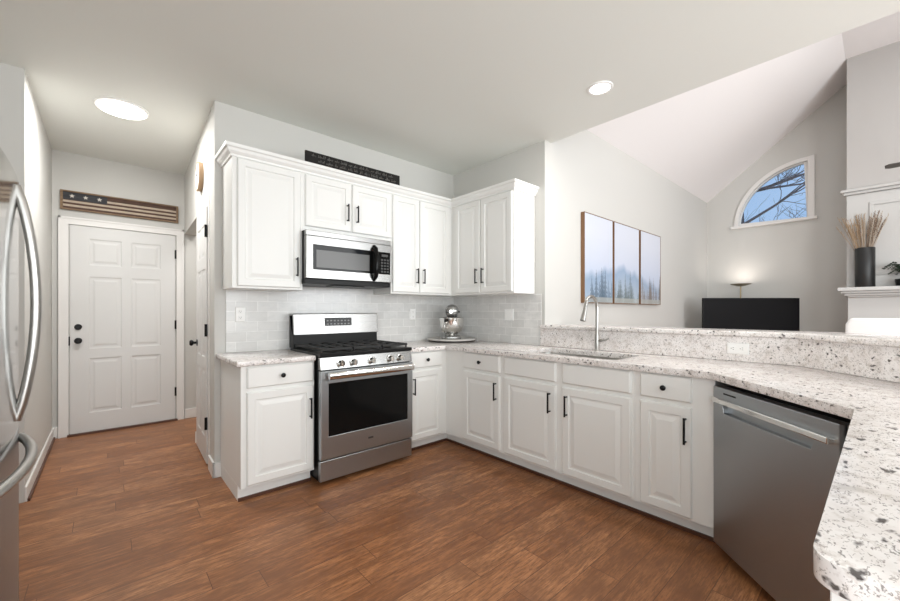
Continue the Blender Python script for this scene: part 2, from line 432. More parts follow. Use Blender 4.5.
# baseboards
struct(MB().box(-3.455, -3.443, .395, 2.085, 0, .10).build('baseboard_left', TRIMM, None, .003))
bb = MB(); Mh = Matrix.Translation((-2.441, 0, 0)) @ Matrix.Rotation(ang, 4, 'Z')
bb.box(-.014, .215, 0, .014, 0, .11, Mh); bb.box(.998, 1.0, 0, .014, 0, .11, Mh); bb.box(-.014, 0, -.04, .014, 0, .11, Mh)
struct(bb.build('baseboard_right', TRIMM, None, .003))
struct(MB().box(-3.455, -3.412, 2.069, 2.085, 0, .11).box(-2.37, -1.1, 2.069, 2.085, 0, .11).build('baseboard_back', TRIMM, None, .003))
struct(MB().box(-3.4428, -3.430, .395, 2.06, 0, .018).build('trim_3', SHOE))

# ------------------------------------------------------------------ cabinets
RAISED = [(0, 0), (0, -.014), (.006, -.020), (.050, -.020), (.055, -.0115), (.066, -.0115), (.094, -.0195)]
SLAB = [(0, 0), (0, -.012), (.008, -.020), (.016, -.020)]
def bar_pull(parent, x, z, L=.145):
    m = MB(); m.tube([(x, -.050, z - L / 2), (x, -.050, z + L / 2)], .0062, 10)
    for s in (-1, 1): m.tube([(x, -.018, z + s * (L / 2 - .010)), (x, -.052, z + s * (L / 2 - .010))], .0055, 8)
    return m.build('handle', BLACK, parent, smooth=True)
def knob(parent, x, z):
    return MB().lathe([(0, -.050), (.010, -.0495), (.0155, -.045), (.0155, -.040), (.008, -.033), (.007, -.020), (.010, -.018)], 20, at_front(x, z)).build('knob', BLACK, parent, smooth=True)
def cab(name, label, loc, rz, w, depth, z0, z1, doors=(), drawers=(), toe=True, group=None, cat='cabinet', upper=False, body_x=None, shoe=True, toe_x=None):
    """local: x across, front at y=0 facing -y"""
    e = empty(name, loc, rz, label, cat, group)
    bx0, bx1 = body_x or (0, w)
    m = MB()
    depth -= .004
    if cat == 'sink': m.box(bx0, bx1, 0, .02, z0, z1).box(bx0, bx0 + .018, .02, depth, z0, z1).box(bx1 - .018, bx1, .02, depth, z0, z1).box(bx0, bx1, .02, depth, z0, z0 + .018)
    else: m.box(bx0, bx1, 0, depth, z0, z1)
    if toe: m.box(bx0 + .0003, bx0 + .018, .0755, depth, 0, z0); m.box(bx1 - .018, bx1 - .0003, .0755, depth, 0, z0)
    m.build('body', CAB, e, .0015, 1)
    if toe:
        t0, t1 = toe_x or (bx0, w)
        MB().box(t0, t1, .075, .09, 0, z0).build('toe_kick', CAB, e)
        if shoe: MB().box(t0, t1, .062, .0745, 0, .020).build('shoe_molding', SHOE, e)
    for (x0, x1, a, b, hx, hz) in doors:
        dr = MB().panel(x0, x1, a, b, RAISED).build('door', CAB, e)
        if hx is not None: bar_pull(dr, hx, hz)
    for (x0, x1, a, b, k) in drawers:
        dr = MB().panel(x0, x1, a, b, SLAB).build('drawer', CAB, e)
        if k: knob(dr, (x0 + x1) / 2, (a + b) / 2)
    return e
DA, DB, WA, WB = .118, .725, .752, .890      # door / drawer heights
ZB = ZT - .037
cab('base_cabinet', 'white base cabinet left of the stove, one drawer over one raised-panel door', (-2.403, FR, 0), 0, .484, -FR, .10, ZB,
    doors=[(.034, .474, DA, DB, .446, .565)], drawers=[(.034, .474, WA, WB, True)])
cab('base_cabinet', 'narrow white base cabinet between the stove and the inner corner', (-1.102, FR, 0), 0, .459, -FR, .10, ZB,
    doors=[(.030, .398, DA, DB, .062, .595)], drawers=[(.030, .398, WA, WB, True)], body_x=(0, 1.096), toe_x=(0, .546))
R90 = R(-90)
def sx(y): return -y + FR       # local x of world y on the sink run starting at y=FR
cab('base_cabinet', 'white base cabinet with knobbed drawer, nearest the inner corner on the sink run', (FS, FR, 0), R90, 1.295 + FR, -FS, .10, ZB,
    doors=[(sx(-.857), sx(-1.282), DA, DB, sx(-1.250), .600)], drawers=[(sx(-.857), sx(-1.282), WA, WB, True)], toe_x=(-.085, 1.295 + FR))
cab('sink_cabinet', 'wide white sink base cabinet with two doors and two plain false fronts', (FS, -1.296, 0), R90, 2.356 - 1.296, -FS, .10, ZB - .001,
    doors=[(.037, .512, DA, DB, .470, .60), (.566, 1.040, DA, DB, .606, .60)], drawers=[(.037, .512, WA, WB, False), (.566, 1.040, WA, WB, False)], body_x=(0, 1.06), cat='sink')['category'] = 'cabinet'
cab('base_cabinet', 'white base cabinet with narrow door and knobbed drawer left of the dishwasher', (FS, -2.357, 0), R90, .416, -FS, .10, ZB,
    doors=[(.036, .308, DA, DB, .282, .60)], drawers=[(.036, .308, WA, WB, True)])
# peninsula cabinet
pc = empty('peninsula_cabinet', (-2.345, -3.935, 0), 0, 'white cabinet under the near rounded counter end', 'cabinet')
MB().prism([(0, 0), (1.13, 0), (1.45, .0), (1.06, .615), (0, .615)], .10, ZB).prism([(.06, .06), (1.40, .06), (1.02, .55), (.06, .55)], 0, .10).build('body', CAB, pc, .0015, 1)
for i in range(2):
    MB().panel(.03 + i * .50, .50 + i * .50, DA, DB, RAISED, Matrix.Translation((1.06, .615, 0)) @ Matrix.Rotation(pi, 4, 'Z')).build('door', CAB, pc)

# upper cabinets
UZ = 1.423; UT = 2.40
def upper(name, label, loc, rz, w, depth, z0, doors, body_x=None):
    return cab(name, label, loc, rz, w, depth, z0, UT, doors=doors, toe=False, body_x=body_x)
UY = -.314
upper('wall_cabinet', 'white single-door upper cabinet left of the microwave', (-2.391, UY, 0), 0, .496, -UY, UZ,
      [(.031, .476, UZ + .016, 2.345, .442, 1.60)])
upper('wall_cabinet', 'short white two-door upper cabinet above the microwave', (-1.895, UY, 0), 0, .820, -UY, 1.893,
      [(.018, .410, 1.935, 2.345, .372, 2.09), (.424, .815, 1.935, 2.345, .462, 2.09)])
upper('wall_cabinet', 'tall white two-door upper cabinet right of the microwave', (-1.075, UY, 0), 0, 1.075, -UY, UZ,
      [(.014, .320, UZ + .016, 2.345, .286, 1.60), (.330, .715, UZ + .016, 2.345, .366, 1.60)], body_x=(0, 1.070))
upper('wall_cabinet', 'white two-door upper cabinet on the sink wall above the mixer corner', (UY, UY, 0), R90, .841, -UY, UZ,
      [(.075, .428, UZ + .016, 2.345, .396, 1.60), (.447, .828, UZ + .016, 2.345, .480, 1.60)])
# crown moulding over the uppers
def sweep(path, prof, closed_ends=True):
    """path: plan polyline, outward = left side; prof [(out, z)]"""
    mb = MB(); rings = []
    n = len(path)
    for i, p in enumerate(path):
        p = Vector(p)
        d0 = (p - Vector(path[i - 1])).normalized() if i else None
        d1 = (Vector(path[i + 1]) - p).normalized() if i < n - 1 else None
        def nrm(d): return Vector((d.y, -d.x))
        if d0 is None: o = nrm(d1)
        elif d1 is None: o = nrm(d0)
        else:
            a, b = nrm(d0), nrm(d1); o = (a + b) / (1 + a.dot(b))
        rings.append([mb.bm.verts.new((p.x + o.x * q, p.y + o.y * q, z)) for q, z in prof])
    k = len(prof)
    for a, b in zip(rings, rings[1:]):
        for j in range(k): mb.bm.faces.new((a[j], a[(j + 1) % k], b[(j + 1) % k], b[j]))
    mb.bm.faces.new(rings[0]); mb.bm.faces.new(list(reversed(rings[-1])))
    return mb
CP = [(0, 2.352), (.010, 2.352), (.013, 2.366), (.020, 2.372), (.030, 2.384), (.037, 2.402), (.048, 2.409), (.050, 2.430), (0, 2.430)]
tag(sweep([(-2.391, 0), (-2.391, UY), (UY, UY), (UY, -1.155), (0, -1.155)], CP).build('crown_molding', CAB), 'white stepped crown molding along the top of all the upper cabinets', 'molding')

# ------------------------------------------------------------------ counters
def rounded(pts, idx, r, n=8):
    """round corner idx of a polygon"""
    p = Vector(pts[idx]); a = Vector(pts[idx - 1]); b = Vector(pts[(idx + 1) % len(pts)])
    da = (a - p).normalized(); db = (b - p).normalized(); half = da.angle(db) / 2
    t = r / math.tan(half); c = p + (da + db).normalized() * (r / sin(half))
    s = p + da * t - c; e = p + db * t - c
    out = []
    for i in range(n + 1):
        f = i / n; v = s.slerp(e, f) if False else (s * (1 - f) + e * f).normalized() * r
        out.append(tuple(c + v))
    return pts[:idx] + out + pts[idx + 1:]
tag(MB().prism([(-2.435, -.636), (-1.9165, -.636), (-1.9165, 0), (-2.435, 0)], ZB, ZT).build('countertop', GRAN, None, .010, 3, True),
    'short granite countertop on the cabinet left of the stove', 'countertop')
t45 = math.tan(R(22.5))
yb1 = YB + .678 * t45
outer = [(-1.100, 0), (-1.100, -.636), (-.678, -.636), (-.678, yb1), (-.678 - (3.302 + yb1), -3.302), (-2.366, -3.302), (-2.366, -3.95), (-.94, -3.95), (0, YB), (0, 0)]
outer = rounded(outer, 5, .045)
S0, S1, SXA, SXB = -2.20, -1.40, -.565, -.150
def rrect(x0, x1, y0, y1, r, n=5):
    o = []
    for cx, cy, a0 in ((x1 - r, y1 - r, 0), (x0 + r, y1 - r, 90), (x0 + r, y0 + r, 180), (x1 - r, y0 + r, 270)):
        for i in range(n + 1):
            a = R(a0 + 90 * i / n); o.append((cx + r * cos(a), cy + r * sin(a)))
    return o
tag(MB().slab_hole(outer, [rrect(SXA, SXB, S0, S1, .05)], ZB, ZT).build('countertop', GRAN, None, .011, 3, True),
    'long granite countertop from the stove past the sink to the rounded near end', 'countertop')
# sink bowl
sk = MB()
rt_, rb = rrect(SXA - .008, SXB + .008, S0 - .008, S1 + .008, .05), rrect(SXA + .02, SXB - .02, S0 + .02, S1 - .02, .06)
Vt = [sk.bm.verts.new((x, y, ZB - .001)) for x, y in rt_]; Vb = [sk.bm.verts.new((x, y, ZB - .20)) for x, y in rb]
Vo = [sk.bm.verts.new((x, y, ZB - .001)) for x, y in rrect(SXA - .02, SXB + .02, S0 - .02, S1 + .02, .05)]
Vu = [sk.bm.verts.new((x, y, ZB - .21)) for x, y in rrect(SXA + .005, SXB - .005, S0 + .005, S1 - .005, .06)]
n = len(Vt)
for a, b in ((Vt, Vb), (Vo, Vt), (Vu, Vo)):
    for i in range(n): sk.bm.faces.new((a[i], a[(i + 1) % n], b[(i + 1) % n], b[i]))
sk.bm.faces.new(Vb); sk.bm.faces.new(list(reversed(Vu)))
so = sk.build('sink', NICKEL); tag(so, 'stainless undermount sink bowl let into the granite below the faucet', 'sink')
MB().lathe([(0, .004), (.035, .004), (.045, 0), (.045, -.003), (0, -.003)], 24, Matrix.Translation((-.35, -1.795, ZB - .198))).build('drain', CHROME, so, smooth=True)
# granite backsplash of the bar and ledge
tag(MB().prism(strip(.022, .0005, YE + .034), ZT + .0005, 1.095).build('bar_backsplash', GRAN, None, .002), 'speckled granite upstand between the counter and the raised bar', 'backsplash')
led = strip(.045, .0006, YE + .034)[:3] + strip(.045, -.29, YE - .002)[3:] + [(-.0006, YE - .002), (-.0006, YE + .034)]
tag(MB().prism(led, 1.096, 1.130).build('bar_ledge', GRAN, None, .010, 3, True), 'raised granite bar ledge running behind the sink and bending at the right', 'bar top')
# tiles
tag(MB().box(-2.366, -.006, -.008, -.0005, ZT + .0005, UZ - .0005).box(-1.89, -1.08, -.008, -.0005, UZ - .0005, 1.470).build('tile_backsplash', TILE), 'pale marble subway tile backsplash on the stove wall', 'backsplash')
tag(MB().box(-.008, -.0005, -1.231, -.0085, ZT + .0005, UZ - .0005).build('tile_backsplash', TILE), 'pale marble subway tile backsplash on the wall beside the sink', 'backsplash')

# ------------------------------------------------------------------ outlets
def outlet(name, label, loc, rz, horizontal=False, kind='duplex', w=.072, h=.118):
    e = empty(name, loc, rz, label, 'outlet')
    if horizontal: w, h = h, w
    MB().panel(-w / 2, w / 2, -h / 2, h / 2, [(0, 0), (.0005, -.003), (.004, -.006), (.008, -.0065)]).build('plate', WHITEP, e)
    if kind == 'duplex':
        for s in (-1, 1):
            cx, cz = (s * .024, 0) if horizontal else (0, s * .024)
            f = MB().panel(cx - .015, cx + .015, cz - .016, cz + .016, [(0, -.0055), (.001, -.0085), (.004, -.009)]).build('socket', WHITEP, e)
            sl = MB()
            for q in (-.006, .006):
                if horizontal: sl.box(cx - .002, cx + .006, -.0095, -.0085, cz + q - .001, cz + q + .001)
                else: sl.box(cx + q - .001, cx + q + .001, -.0095, -.0085, cz - .002, cz + .006)
            gz = (cx - .009, cz) if horizontal else (cx, cz - .009)
            sl.box(gz[0] - .002, gz[0] + .002, -.0095, -.0085, gz[1] - .002, gz[1] + .002)
            sl.build('slot', GAP, f)
    else:
        for s in (-1, 1):
            MB().panel(s * .024 - .015, s * .024 + .015, -.032, .032, [(0, -.0055), (.001, -.008), (.003, -.0085)]).build('rocker', WHITEP, e)
    return e
outlet('wall_outlet', 'white outlet on the tiles left of the stove', (-2.267, -.0085, 1.232), 0)
outlet('wall_outlet', 'white outlet on the tiles between the stove and the mixer', (-.60, -.0085, 1.225), 0)
outlet('light_switch', 'white double switch plate on the tiles right of the mixer', (-.0085, -.845, 1.222), R90, kind='switch', w=.116, h=.118)['category'] = 'light switch'
outlet('wall_outlet', 'white sideways outlet in the granite upstand right of the faucet', (-.0225, -2.742, 1.018), R90, True)

# ------------------------------------------------------------------ range
rg = empty('range', (-1.912, -.694, 0), 0, 'stainless steel gas stove with black oven window between the base cabinets', 'stove')
RW = .802
MB().box(.006, RW - .004, .03, .67, .03, .925).box(.03, RW - .03, .08, .62, 0, .03).build('body', BLACKP, rg)
MB().box(0, RW, 0, .035, .032, .178).build('storage_drawer', STEEL, rg, .004)
od = MB().slab_hole([(0, .190), (RW, .190), (RW, .826), (0, .826)], [[(.058, .352), (RW - .050, .352), (RW - .050, .735), (.058, .735)]], -.012, .030,
    Matrix(((1, 0, 0, 0), (0, 0, 1, 0), (0, 1, 0, 0), (0, 0, 0, 1)))).build('oven_door', STEEL, rg, .003)
MB().box(.056, RW - .048, -.008, .02, .350, .737).build('window', BGLASS, od)
h = MB().tube([(.040, -.060, .795), (RW - .030, -.060, .795)], .018, 16, flat=1.5)
for x in (.07, RW - .07): h.box(x - .016, x + .016, -.058, -.008, .785, .805)
h.build('handle', CHROME, od, smooth=True)
MB().box(RW / 2 - .022, RW / 2 + .022, -.0135, -.011, .268, .282).build('badge', mat('grey_badge', (.10, .10, .10), .4, .5), od)
MB().prism([(-.006, .834), (.04, .834), (.04, .922), (.012, .922)], 0, RW, Myz @ Matrix.Identity(4)).build('control_panel', STEELM, rg, .002)
for x in (.155, .258, .415, .585, .680):
    k = MB().lathe([(0, -.040), (.019, -.040), (.021, -.036), (.023, -.004), (.027, -.003), (.027, .004)], 24, at_front(x, .874, .002)).box(x - .004, x + .004, -.050, -.02, .852, .896)
    k.build('knob', CHROME, rg, smooth=True)
MB().box(-.002, RW + .002, -.004, .60, .924, .952).build('cooktop', BLACKP, rg, .006)
GRATE = mat('cast_iron', (.016, .016, .016), .55)
for i in range(3):
    x0 = .022 + i * .256; g = MB()
    x1 = x0 + .244
    for y in (.035, .300, .565): g.box(x0, x1, y - .007, y + .007, .968, .986)
    for x in (x0, (x0 + x1) / 2 - .007, x1 - .014): g.box(x, x + .014, .035, .565, .968, .986)
    for y in (.165, .435):
        g.box(x0, x1, y - .005, y + .005, .970, .986)
    for x in (x0 + .004, x1 - .012):
        for y in (.04, .555): g.box(x, x + .010, y - .004, y + .006, .951, .970)
    g.build('grate', GRATE, rg, .002, 1)
for x, y, r in ((.15, .165, .045), (.15, .435, .036), (.40, .30, .05), (.65, .165, .04), (.65, .435, .036)):
    MB().lathe([(0, .966), (r * .8, .966), (r, .962), (r, .953), (r * 1.25, .951), (0, .951)], 24, Matrix.Translation((x, y, 0))).build('burner', GRATE, rg, smooth=True)
MB().prism([(.560, .95), (.660, .95), (.660, 1.225), (.585, 1.225), (.565, 1.05)], .012, RW, Myz).build('backguard', BLACKP, rg, .004)
bg_ = MB().prism([(.552, 1.060), (.60, 1.060), (.66, 1.238), (.572, 1.238), (.566, 1.232)], .012, RW + .004, Myz).build('backguard_panel', STEELM, rg, .003)
Mbg = Matrix.Translation((.405, .5575, 1.165)) @ Matrix.Rotation(R(-4.5), 4, 'X')
dp = MB().box(-.125, .125, -.004, .01, -.036, .036, Mbg).build('display', BGLASS, rg)
bt = MB()
for i in range(7):
    for j in range(2): bt.box(-.112 + i * .033, -.096 + i * .033, -.0055, -.003, -.024 + j * .028, -.014 + j * .028, Mbg)
bt.build('buttons', mat('panel_print', (.28, .28, .28), .5), dp)

# ------------------------------------------------------------------ microwave
MX0, MX1 = -1.893, -1.083
mw = empty('microwave', (-1.903, -.40, 1.473), 0, 'stainless over-the-range microwave with curved black handle under the short cabinet', 'microwave')
W = .772; H = .418
MB().box(.002, W - .002, .035, .385, .012, H).build('body', BLACKP, mw)
MB().box(0, W, .012, .39, 0, .040).box(.25, .52, .02, .2, -.008, .0).build('vent_base', BLACKP, mw, .003)
MB().box(0, W, -.002, .034, .376, H).build('vent_grille', STEELM, mw, .003)
dr = MB().slab_hole([(0, .042), (W, .042), (W, .373), (0, .373)], [[(.055, .113), (W - .012, .113), (W - .012, .306), (.055, .306)]], -.012, .035,
    Matrix(((1, 0, 0, 0), (0, 0, 1, 0), (0, 1, 0, 0), (0, 0, 0, 1)))).build('door', STEELM, mw, .003)
MB().box(.054, W - .010, -.010, .03, .112, .307).build('glass_frame', BGLASS, dr)
MB().box(.080, .550, -.0115, -.009, .130, .268).build('window', mat('grey_window_mesh', (.13, .13, .128), .15, 0, .25), dr)
hp = [(.592, -.014, .055), (.592, -.045, .085), (.592, -.058, .13), (.592, -.064, .20), (.592, -.058, .27), (.592, -.045, .325), (.592, -.014, .352)]
MB().tube(hp, [.014, .019, .021, .022, .021, .019, .014], 14).build('handle', BGLASS, dr, smooth=True)
kp = MB()
for i in range(3):
    for j in range(5): kp.box(.665 + i * .030, .685 + i * .030, -.0115, -.009, .128 + j * .026, .142 + j * .026)
kp.box(.672, .735, -.0115, -.009, .268, .288)
kp.build('keypad', mat('keypad_print', (.045, .045, .045), .4), dr)

# ------------------------------------------------------------------ dishwasher on the diagonal
dx, dy = FS, YB - FS * t45
dw = empty('dishwasher', (dx - .012 / 1.414, dy - .012 / 1.414, 0), R(-135), 'stainless steel dishwasher with bar handle set on the diagonal', 'dishwasher')
DWW = .700
MB().box(.005, DWW, .03, .56, .06, .868).build('body', GAP, dw)
MB().box(.0, DWW + .10, .055, .075, 0, .06).build('toe_kick', BLACKP, dw)
pn = MB().slab_hole([(.002, .050), (DWW, .050), (DWW, .868), (.002, .868)], [[(.085, .742), (DWW - .115, .742), (DWW - .095, .786), (.075, .786)]], -.022, .03,
    Matrix(((1, 0, 0, 0), (0, 0, 1, 0), (0, 1, 0, 0), (0, 0, 0, 1)))).build('door', STEELD, dw, .003)
MB().box(.07, DWW - .09, .004, .03, .735, .80).build('handle_recess', STEELD, pn)
hb = MB().box(.012, DWW - .02, -.044, -.026, .790, .815)
for x in (.03, DWW - .05): hb.box(x, x + .03, -.034, -.018, .790, .812)
hb.build('handle', CHROME, pn, .004)
MB().box(.085, .175, -.0235, -.021, .838, .846).build('vent_slot', GAP, pn)
MB().box(DWW + .006, DWW + .085, .0, .5, .06, .868).build('filler_strip', STEELD, dw)
# strip of white stile between the run and the dishwasher is part of the neighbouring cabinet

# ------------------------------------------------------------------ refrigerator
fg = empty('refrigerator', (-3.325, -.965, 0), R(90), 'tall stainless refrigerator with bowed handles at the left edge of the view', 'refrigerator')
# local x -> +y ; local -y -> +x.  far edge at x=0, near edge at x=-.91
FW = .91
def bow(z0, z1, t=.06, m=None):
    pts = []
    for i in range(13):
        f = i / 12; pts.append((-FW * f, -.022 * math.sin(pi * f) ** .7 if 0 < f < 1 else 0))
    return MB().prism([(0, t)] + pts + [(-FW, t)], z0, z1)
MB().box(-FW, 0, .062, .72, .03, 1.765).box(-FW + .05, -.05, .1, .7, 0, .03).build('body', mat('grey_fridge_side', (.28, .28, .28), .5), fg)
fd = bow(.79, 1.785).build('door', STEELF, fg, .006, 2)
fz = bow(.06, .782).build('freezer_drawer', STEELD, fg, .006, 2)
MB().box(-.10, -.02, .0, .09, 1.766, 1.80).build('hinge_cover', mat('grey_plastic', (.2, .2, .2), .5), fg, .004)
def arcpts(a, b, out, n=17):
    a = Vector(a); b = Vector(b); o = Vector(out); r = []
    for i in range(n):
        f = i / (n - 1); r.append(a.lerp(b, f) + o * (sin(pi * f) ** .75 if 0 < f < 1 else 0))
    return r
MB().tube(arcpts((-.165, -.010, .835), (-.165, -.010, 1.745), (0, -.055, 0)), .016, 14).build('handle', NICKEL, fd, smooth=True)
MB().tube(arcpts((-.055, -.008, .745), (-.86, -.008, .745), (0, -.068, 0)), .016, 14).build('handle', NICKEL, fz, smooth=True)

# ------------------------------------------------------------------ faucet
fc = empty('faucet', (-.085, -1.823, ZT), 0, 'tall brushed nickel gooseneck faucet standing behind the sink', 'faucet')
MB().lathe([(0, .012), (.020, .012), (.027, .006), (.028, 0), (0, 0)], 24).lathe([(0, .135), (.017, .135), (.0185, .11), (.0185, .01), (0, .01)], 20).build('base', NICKEL, fc, smooth=True)
gn = [(0, 0, .12), (0, 0, .25), (0, 0, .345)]
for i in range(1, 13):
    a = pi * i / 12 * .93; gn.append((-.092 + .092 * cos(a), 0, .345 + .092 * sin(a)))
MB().tube(gn, .0135, 14).build('neck', NICKEL, fc, smooth=True)
p1 = Vector(gn[-1]); p0 = Vector(gn[-2]); dd = (p1 - p0).normalized()
MB().tube([p1 - dd * .005, p1 + dd * .02, p1 + dd * .095, p1 + dd * .125, p1 + dd * .128], [.0125, .0145, .020, .0215, .017], 18).build('spray_head', NICKEL, fc, smooth=True)
MB().tube([(.0, -.015, .085), (.0, -.040, .085)], .013, 12).tube([(0, -.032, .085), (-.005, -.075, .092), (-.01, -.10, .105)], [.008, .007, .006], 10).build('lever', NICKEL, fc, smooth=True)

# ------------------------------------------------------------------ mixer and its tray
ty = tag(MB().lathe([(0, ZT + .014), (.05, ZT + .014), (.245, ZT + .014), (.262, ZT + .020), (.264, ZT + .030), (.258, ZT + .034), (.245, ZT + .028), (0, ZT + .028)], 48, Matrix.Translation((-.285, -.285, 0))).build('serving_tray', mat('tray_enamel', (.62, .60, .57), .3), smooth=True),
    'round pale tray carrying the mixer in the counter corner', 'tray')
MB().lathe([(0, ZT + .001), (.236, ZT + .001), (.25, ZT + .008), (.25, ZT + .015), (0, ZT + .015)], 48, Matrix.Translation((-.285, -.285, 0))).build('base', mat('tray_dark_rim', (.05, .04, .035), .5), ty, smooth=True)
mx = empty('stand_mixer', (-.265, -.265, ZT + .0285), R(-45), 'silver stand mixer with polished bowl on the round corner tray', 'mixer'); mx.scale = (1.06, 1.06, 1.0)
SILV = mat('silver_enamel', (.42, .42, .41), .22, .85)
# local -y faces the camera side
MB().prism([(-.075, .10), (-.085, .02), (-.10, -.12), (-.05, -.16), (.05, -.16), (.10, -.12), (.085, .02), (.075, .10)], 0, .028).build('foot', SILV, mx, .010, 3, True)
MB().tube([(0, .07, .02), (0, .075, .12), (0, .06, .20), (0, .03, .25)], [.055, .045, .048, .055], 20).build('column', SILV, mx, smooth=True)
hd = [(0, .13, .285), (0, .12, .29), (0, .06, .295), (0, -.02, .295), (0, -.10, .29), (0, -.145, .287), (0, -.158, .286)]
MB().tube(hd, [.02, .05, .068, .070, .064, .052, .030], 24).build('head', SILV, mx, smooth=True)
MB().lathe([(0, -.012), (.018, -.012), (.022, 0), (0, 0)], 16, at_front(0, .287, -.158)).build('hub_cap', CHROME, mx, smooth=True)
MB().lathe([(.045, .028), (.05, .032), (.035, .045), (.060, .053), (.100, .085), (.120, .14), (.124, .222), (.128, .226), (.122, .226), (.117, .14), (.095, .09), (.05, .06), (0, .056)], 32, Matrix.Translation((0, -.065, 0))).build('bowl', CHROME, mx, smooth=True)
MB().tube([(0, -.065, .235), (0, -.065, .15)], [.022, .012], 12).build('beater_shaft', CHROME, mx, smooth=True)
MB().tube([(-.045, -.178, .175), (-.06, -.225, .17), (-.06, -.23, .13), (-.04, -.168, .11)], .007, 10).build('bowl_handle', CHROME, mx, smooth=True)
MB().lathe([(0, -.010), (.010, -.010), (.012, 0), (0, 0)], 12, Matrix.Translation((.070, -.02, .285)) @ Matrix.Rotation(R(-90), 4, 'Y')).build('speed_lever', BLACKP, mx, smooth=True)

# ------------------------------------------------------------------ sign on the uppers
sg = tag(MB().box(0, .885, 0, .018, 0, .092).build('wood_sign', mat('sign_black', (.016, .015, .014), .7, 0, .2), None, .002), 'long black sign with two lines of pale script standing on the upper cabinets', 'sign')
sg.location = (-1.888, -.357, 2.4305)
rnd = random.Random(4)
CHALK = mat('chalk_script', (.33, .32, .30), .8)
def script(x0, x1, z, hgt):
    mb = MB(); x = x0
    while x < x1:
        L = rnd.uniform(.03, .07); pts = []; n = int(L / .004)
        for i in range(n):
            hh = hgt * (.5 if rnd.random() < .7 else 1.0)
            pts.append((x + i * .004 + (.0015 if i % 2 else 0), -.0012, z + (hh if i % 2 else -(hgt * .25 if rnd.random() < .15 else 0))))
        mb.tube(pts, .0011, 4); x += L + .012
    return mb
script(.05, .80, .055, .024).build('script_line', CHALK, sg)
script(.10, .84, .018, .024).build('script_line', CHALK, sg)

# ------------------------------------------------------------------ hall: flag sign, clock, lights
fl = empty('flag_sign', (-3.397, 2.084, 2.276), 0, 'long framed wooden flag sign with three stars above the hall door', 'sign')
FWD, FHT = .965, .193
def weather(name, c1, c2):
    m = mat(name, c1, .75); t = NT(m); n = t.noise(t.mapping(t.obj(), (3, 30, 30)), 4, 4, .6)
    t.lk(t.ramp(n, [(.35, c1), (.65, c2)]), t.b.inputs['Base Color']); return m
f = MB()
f.box(0, .02, -.03, 0, 0, FHT); f.box(FWD - .02, FWD, -.03, 0, 0, FHT); f.box(.02, FWD - .02, -.03, 0, 0, .014); f.box(.02, FWD - .02, -.03, 0, FHT - .014, FHT)
f.build('frame', weather('weathered_oak', (.17, .105, .06), (.28, .19, .12)), fl, .002)
MB().box(.02, FWD - .02, -.012, -.001, .014, FHT - .014).build('backboard', weather('stained_board', (.06, .032, .022), (.11, .055, .036)), fl)
for x0, z in ((.35, .118), (.02, .077), (.02, .036)):
    MB().box(x0, FWD - .02, -.016, -.011, z, z + .020).build('stripe', weather('cream_stripe', (.42, .34, .26), (.56, .47, .37)), fl)
MB().box(.02, .35, -.0155, -.011, .104, FHT - .014).build('canton', weather('navy_board', (.028, .029, .034), (.05, .05, .056)), fl)
for x in (.085, .185, .29):
    pts = []
    for i in range(10):
        r = .022 if i % 2 == 0 else .009; a = pi / 2 + i * pi / 5; pts.append((x + r * cos(a), .142 + r * sin(a)))
    MB().prism(pts, -.018, -.015, Matrix(((1, 0, 0, 0), (0, 0, 1, 0), (0, 1, 0, 0), (0, 0, 0, 1)))).build('star', mat('star_white', (.62, .58, .52), .7), fl)
ck = empty('wall_clock', (-2.441 + .665 * cos(ang) - .001, .665 * sin(ang), 2.448), ang - pi, 'round wooden-rimmed clock high on the hall wall above the pantry door', 'clock')
MB().lathe([(.112, 0), (.127, 0), (.127, -.034), (.123, -.037), (.116, -.036), (.112, -.03)], 40, at_front(0, 0)).build('rim', mat('pale_wood', (.36, .24, .14), .6), ck, smooth=True)
MB().lathe([(0, 0), (.113, 0), (.113, -.034), (.09, -.038), (0, -.040)], 40, at_front(0, 0)).build('face', WHITEP, ck, smooth=True)
MB().box(-.003, .003, -.0425, -.039, -.01, .075).build('hand', BLACKP, ck); MB().box(-.01, .055, -.0425, -.039, -.003, .003).build('hand', BLACKP, ck)

LIT = mat('lit_diffuser', (.9, .9, .9), .4, emit=(1, .97, .92), estr=6)
l1 = empty('ceiling_light', (-2.961, .612, ZC), 0, 'flat round lit light flush on the hall ceiling', 'ceiling light')
MB().lathe([(0, 0), (.168, 0), (.168, -.010), (.155, -.014), (0, -.014)], 48).build('rim', WHITEP, l1, smooth=True)
MB().lathe([(0, -.0145), (.154, -.0145), (.150, -.018), (0, -.019)], 48).build('diffuser', LIT, l1, smooth=True)
lo = area('hall_light', (-2.961, .612, ZC - .03), (0, 0, 0), .30, .30, 28, (1, .99, .97), 'DISK'); lo.parent = None
l2 = empty('recessed_light', (-.416, -2.018, ZC), 0, 'small round lit recessed light in the ceiling over the sink', 'ceiling light')
MB().lathe([(.066, -.002), (.070, -.008), (.085, -.006), (.088, 0), (.066, 0)], 40).build('trim_ring', WHITEP, l2, smooth=True)
MB().lathe([(0, -.0005), (.068, -.0005), (.068, -.004), (0, -.004)], 40).build('lens', LIT, l2, smooth=True)
area('sink_can_light', (-.416, -2.018, ZC - .012), (0, 0, 0), .13, .13, 12, (1, .96, .91), 'DISK')

